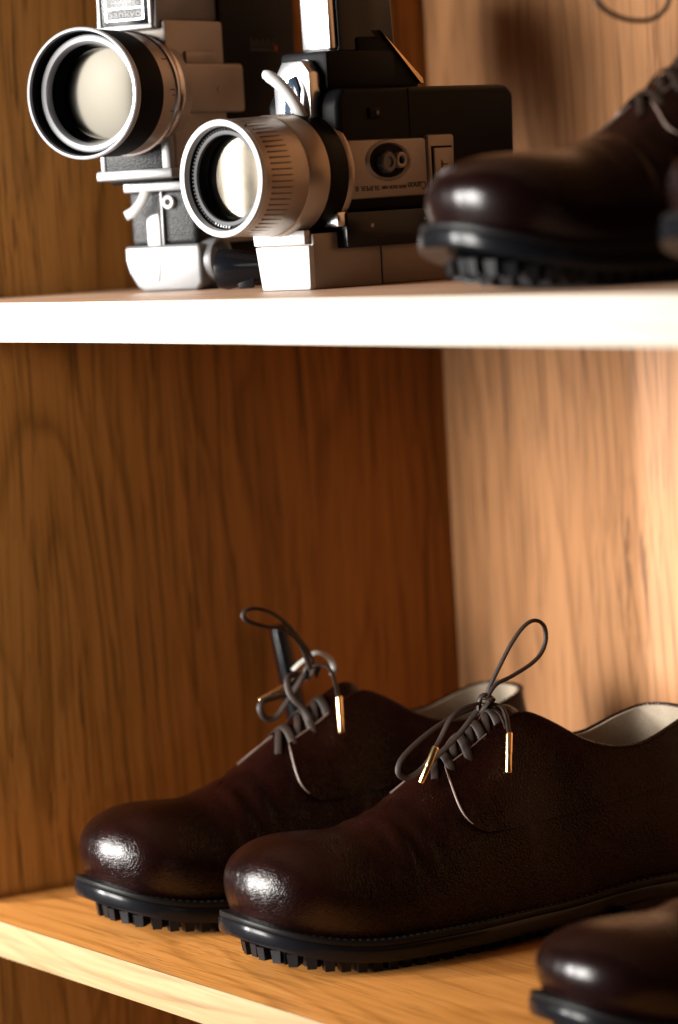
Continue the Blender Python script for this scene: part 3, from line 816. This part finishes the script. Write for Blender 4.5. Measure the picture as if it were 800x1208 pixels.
for i in range(60):
    th = 2 * math.pi * i / 60; c, s = math.cos(th), math.sin(th); r0_ = .03165
    t_ = Vector((-s, 0, c))
    a0, a1 = .0225, .0375
    pts = [P(r0_ * c, a0, Z2 + r0_ * s), P((r0_ + .0001) * c, a1, Z2 + (r0_ - .0004) * s)]
    rb.append(tube([Vector(p) for p in pts], .0015, .0008, n=6))
mk('zoom_ribs', *join(*rb), plain('bronze_grey_ribs', (.09, .068, .05), .45, .5), ln)
mk('black_collar', *alathe([(-.0050, .0330), (-.0055, .0336), (-.0190, .0338), (-.0200, .0332)], Z2), m_black, c2)
mk('rear_ring', *alathe([(-.0195, .0336), (-.0215, .0345), (-.0235, .0342), (-.0240, .0250)], Z2), m_champ, c2)
mk('barrel_mark', *join(tube([P(.0314 * math.cos(1.05), .0405, Z2 + .0314 * math.sin(1.05)), P(.0317 * math.cos(1.05), .0393, Z2 + .0317 * math.sin(1.05))], .0011, .0011, n=8)), m_ink, c2)
mk('body', *aprism([(-.020, .052), (-.020, .1015), (-.0245, .1085), (-.163, .1088), (-.169, .1040), (-.166, .044), (-.150, .040), (-.024, .040)], -.0270, .0270, .0035, 3), m_black, c2)
mk('body_seam', *abox(.0266, .0273, -.0775, -.0783, .080, .1075, 0), m_deep, c2)
mk('lower_body', *abox(-.0225, .0235, -.018, -.150, .0318, .046, .0012), m_deep, c2)
bx = mk('side_box', *abox(.0150, .0295, -.0200, -.0900, .0215, .0410, .0012), m_gloss, c2)
mk('screw', *slathe([(.0293, .0014), (.0300, .0012), (.0301, .0001)], -.0400, .0330, 14, False), m_taupe, bx)
mk('screw', *slathe([(.0293, .0011), (.0300, .0009), (.0301, .0001)], -.0830, .0350, 14, False), m_taupe, bx)
mk('tripod_lug', *join(abox(.0060, .0285, -.0140, -.0220, .0330, .0415, .0015)), m_chrome, c2)
lb = mk('label_plate', *aprism([(-.0236, .0800), (-.0870, .0800), (-.0870, .0480), (-.0210, .0475)], .0262, .0305, .0018), m_taupe, c2)
mk('meter_plate', *aprism([(-.0876, .0815), (-.1100, .0815), (-.1090, .0500), (-.0876, .0485)], .0262, .0312, .0018), m_taupe, c2)
# recess with knob and socket
mk('recess', *lathe([(0, .001), (.0002, .97), (0, 1.0)], lambda h, c, s: P(.0306 + h, -.0545 + .0150 * c, .0680 + .0092 * s), 48, False), m_deep, lb)
rc = lathe([(0, 1.0), (.0008, 1.04), (.0012, 1.10), (.0006, 1.2), (-.0004, 1.24)], lambda h, c, s: P(.0306 + h, -.0545 + .0150 * c, .0680 + .0092 * s), 48, False)
mk('recess_rim', *rc, m_taupe, lb)
kn = [slathe([(.0305, .0058), (.0345, .0056), (.0352, .0050), (.0352, .0030), (.0342, .0026), (.0342, .0001)], -.0510, .0672, 40, False)]
for i in range(24):
    th = 2 * math.pi * i / 24
    kn.append(tube([P(.0308, -.0510 + .0059 * math.cos(th), .0672 + .0059 * math.sin(th)), P(.0345, -.0510 + .0057 * math.cos(th), .0672 + .0057 * math.sin(th))], .0008, .0008, n=5))
mk('dial', *join(*kn), m_grey, lb)
mk('socket', *slathe([(.0305, .0046), (.0335, .0044), (.0340, .0036), (.0338, .0024), (.0322, .0020)], -.0625, .0680, 32, False), m_taupe, lb)
mk('socket_hole', *slathe([(.0330, .0027), (.0315, .0022), (.0314, .0001)], -.0625, .0680, 32, False), m_deep, lb)
mk('button_well', *abox(.0308, .0316, -.0898, -.1070, .0540, .0750, .0003), m_deep, c2)
bt = mk('push_button', *abox(.0312, .0328, -.0908, -.1060, .0552, .0738, .0006), m_taupe, c2)
ar = [abox(.0327, .0331, -.0955, -.1015, .0643, .0650, 0), aprism([(-.0958, .0628), (-.0965, .0622), (-.0978, .0646), (-.0965, .0671), (-.0958, .0665), (-.0968, .0646)], .0327, .0331, 0)]
mk('button_arrow', *join(*ar), m_ink, bt)
text_mesh('lettering', 'Canon', .0062, P(.03062, -.0850, .0556), (0, -1, 0), (0, 0, -1), m_ink, lb, maxw=.0150)
text_mesh('lettering', 'AUTO ZOOM 318M', .0028, P(.03062, -.0685, .0543), (0, -1, 0), (0, 0, -1), m_ink, lb, maxw=.0200)
text_mesh('lettering', 'SUPER 8', .0040, P(.03062, -.0465, .0546), (0, -1, 0), (0, 0, -1), m_ink, lb, maxw=.0190)
# base (the camera's top, now underneath)
mk('base', *join(aprism([(-.001, .0), (-.001, .0305), (-.0545, .0315), (-.0545, .0)], -.0190, .0215, .0010), aprism([(-.0553, .0), (-.0553, .0315), (-.1640, .0320), (-.1640, .002), (-.160, 0)], -.0190, .0215, .0012)), m_taupe, c2)
fb = mk('front_plate', *fprism([(-.0150, .0002), (.0205, .0002), (.0215, .0015), (.0217, .0243), (-.0193, .0243), (-.0158, .0016)], -.0015, .0030, .0010), m_white, c2)
mk('front_strip', *fprism([(-.0196, .0248), (.0192, .0248), (.0192, .0325), (-.0206, .0325)], -.0015, .0034, .0006), m_white, c2)
text_mesh('front_lettering', 'CANON ZOOM', .0032, P(.0172, .0035, .0300), (-1, 0, 0), (0, 0, -1), m_taupe, fb, maxw=.034)
text_mesh('front_lettering', 'Canon', .0046, P(.0120, .0031, .0160), (-1, 0, 0), (0, 0, -1), plain('pale_engraving', (.36, .35, .34), .5), fb, maxw=.022)
# upper housing and grip
mk('upper_housing', *abox(-.0180, .0180, -.0230, -.0800, .1075, .1300, .003), m_black, c2)
gp = mk('grip', *aprism([(-.0375, .1295), (-.0360, .205), (-.0800, .205), (-.0845, .1080), (-.040, .1080)], -.0140, .0150, .003), m_gloss, c2)
mk('grip_front_strip', *aprism([(-.0325, .1300), (-.0315, .205), (-.0382, .205), (-.0395, .1300)], -.0095, .0125, .0016), m_chrome, c2)
mk('trigger_housing', *fprism([(-.0140, .0900), (.0140, .0900), (.0140, .1180), (.0085, .1252), (-.0065, .1252), (-.0140, .1150)], -.0130, -.0220, .0012), m_chrome, c2)
mk('trigger_opening', *fprism([(-.0060, .0905), (.0055, .0905), (.0065, .1100), (.0040, .1165), (-.0010, .1150), (-.0045, .1060)], -.0120, -.0135, .0003), m_steelblue, c2)
mk('trigger_lever', *tube(resample(cat([P(.0085, -.0120, .0925), P(.0080, -.0085, .0990), P(.0058, -.0045, .1065), P(.0018, -.0010, .1130), P(-.0030, .0015, .1172), P(-.0055, .0025, .1182)], 8), 34), .0080, .0066, n=14, taper=lambda q: (.95 if q < .9 else .95 - 3.2 * (q - .9))), m_white, c2)
mk('eyecup', *aprism([(-.0500, .1080), (-.0985, .1080), (-.0985, .1130), (-.0700, .1370), (-.0500, .1370)], -.0120, .0170, .002), m_deep, c2)
mk('eyecup_plate', *aprism([(-.0695, .1385), (-.0670, .1405), (-.1000, .1135), (-.1010, .1105), (-.0985, .1110)], -.0100, .0185, .0006), m_gold, c2)
mk('side_catch', *abox(.0268, .0285, -.0440, -.0530, .0915, .0975, .0008), m_black, c2)
mk('side_catch_pin', *slathe([(.0284, .0014), (.0292, .0012), (.0293, .0001)], -.0500, .0945, 14, False), m_grey, c2)

# ------------------------------------------------------------------ small black things
ec = empty('rubber_cap', (.186, .124, H), R(40), 'small rounded black rubber cap lying between the two cameras', 'rubber cap')
ez = .0118
prof = [(-.017, .0085), (-.0165, .0112), (-.012, .0118), (-.004, .0108), (.004, .0088), (.010, .0075), (.0125, .0066), (.0128, .0030)]
mk('cup', *lathe(prof, lambda h, c, s: Vector((h, c, ez + s)), 40, True), m_gloss, ec)
mk('cup_tab', *box(-.004, .006, -.0065, -.0045, .0004, .0075, .001), m_rubber, ec)

top, foot = Vector((.0140, .2385, .148)), Vector((.0357, .2521, .0005))
top.x = .0135
hn = empty('shoe_horn', foot, 0, 'slim black shoe horn leaning upright on the side panel behind the left shoe', 'shoe horn')
ax = (top - foot)
Pn = [ax * f for f in (0, .1, .25, .45, .46, .6, .8, .97, .99, 1.0)]
V, F = tube([Vector(p) for p in Pn], .0135, .0135, n=24, taper=lambda q: 1)
wt = [.55, .7, .85, .92, 1.0, 1.0, .93, .86, .80, .6]
for i in range(len(Pn)):
    for k in range(24): V[i * 24 + k] = Pn[i] + (V[i * 24 + k] - Pn[i]) * wt[i]
mk('handle', V, F, m_gloss, hn)
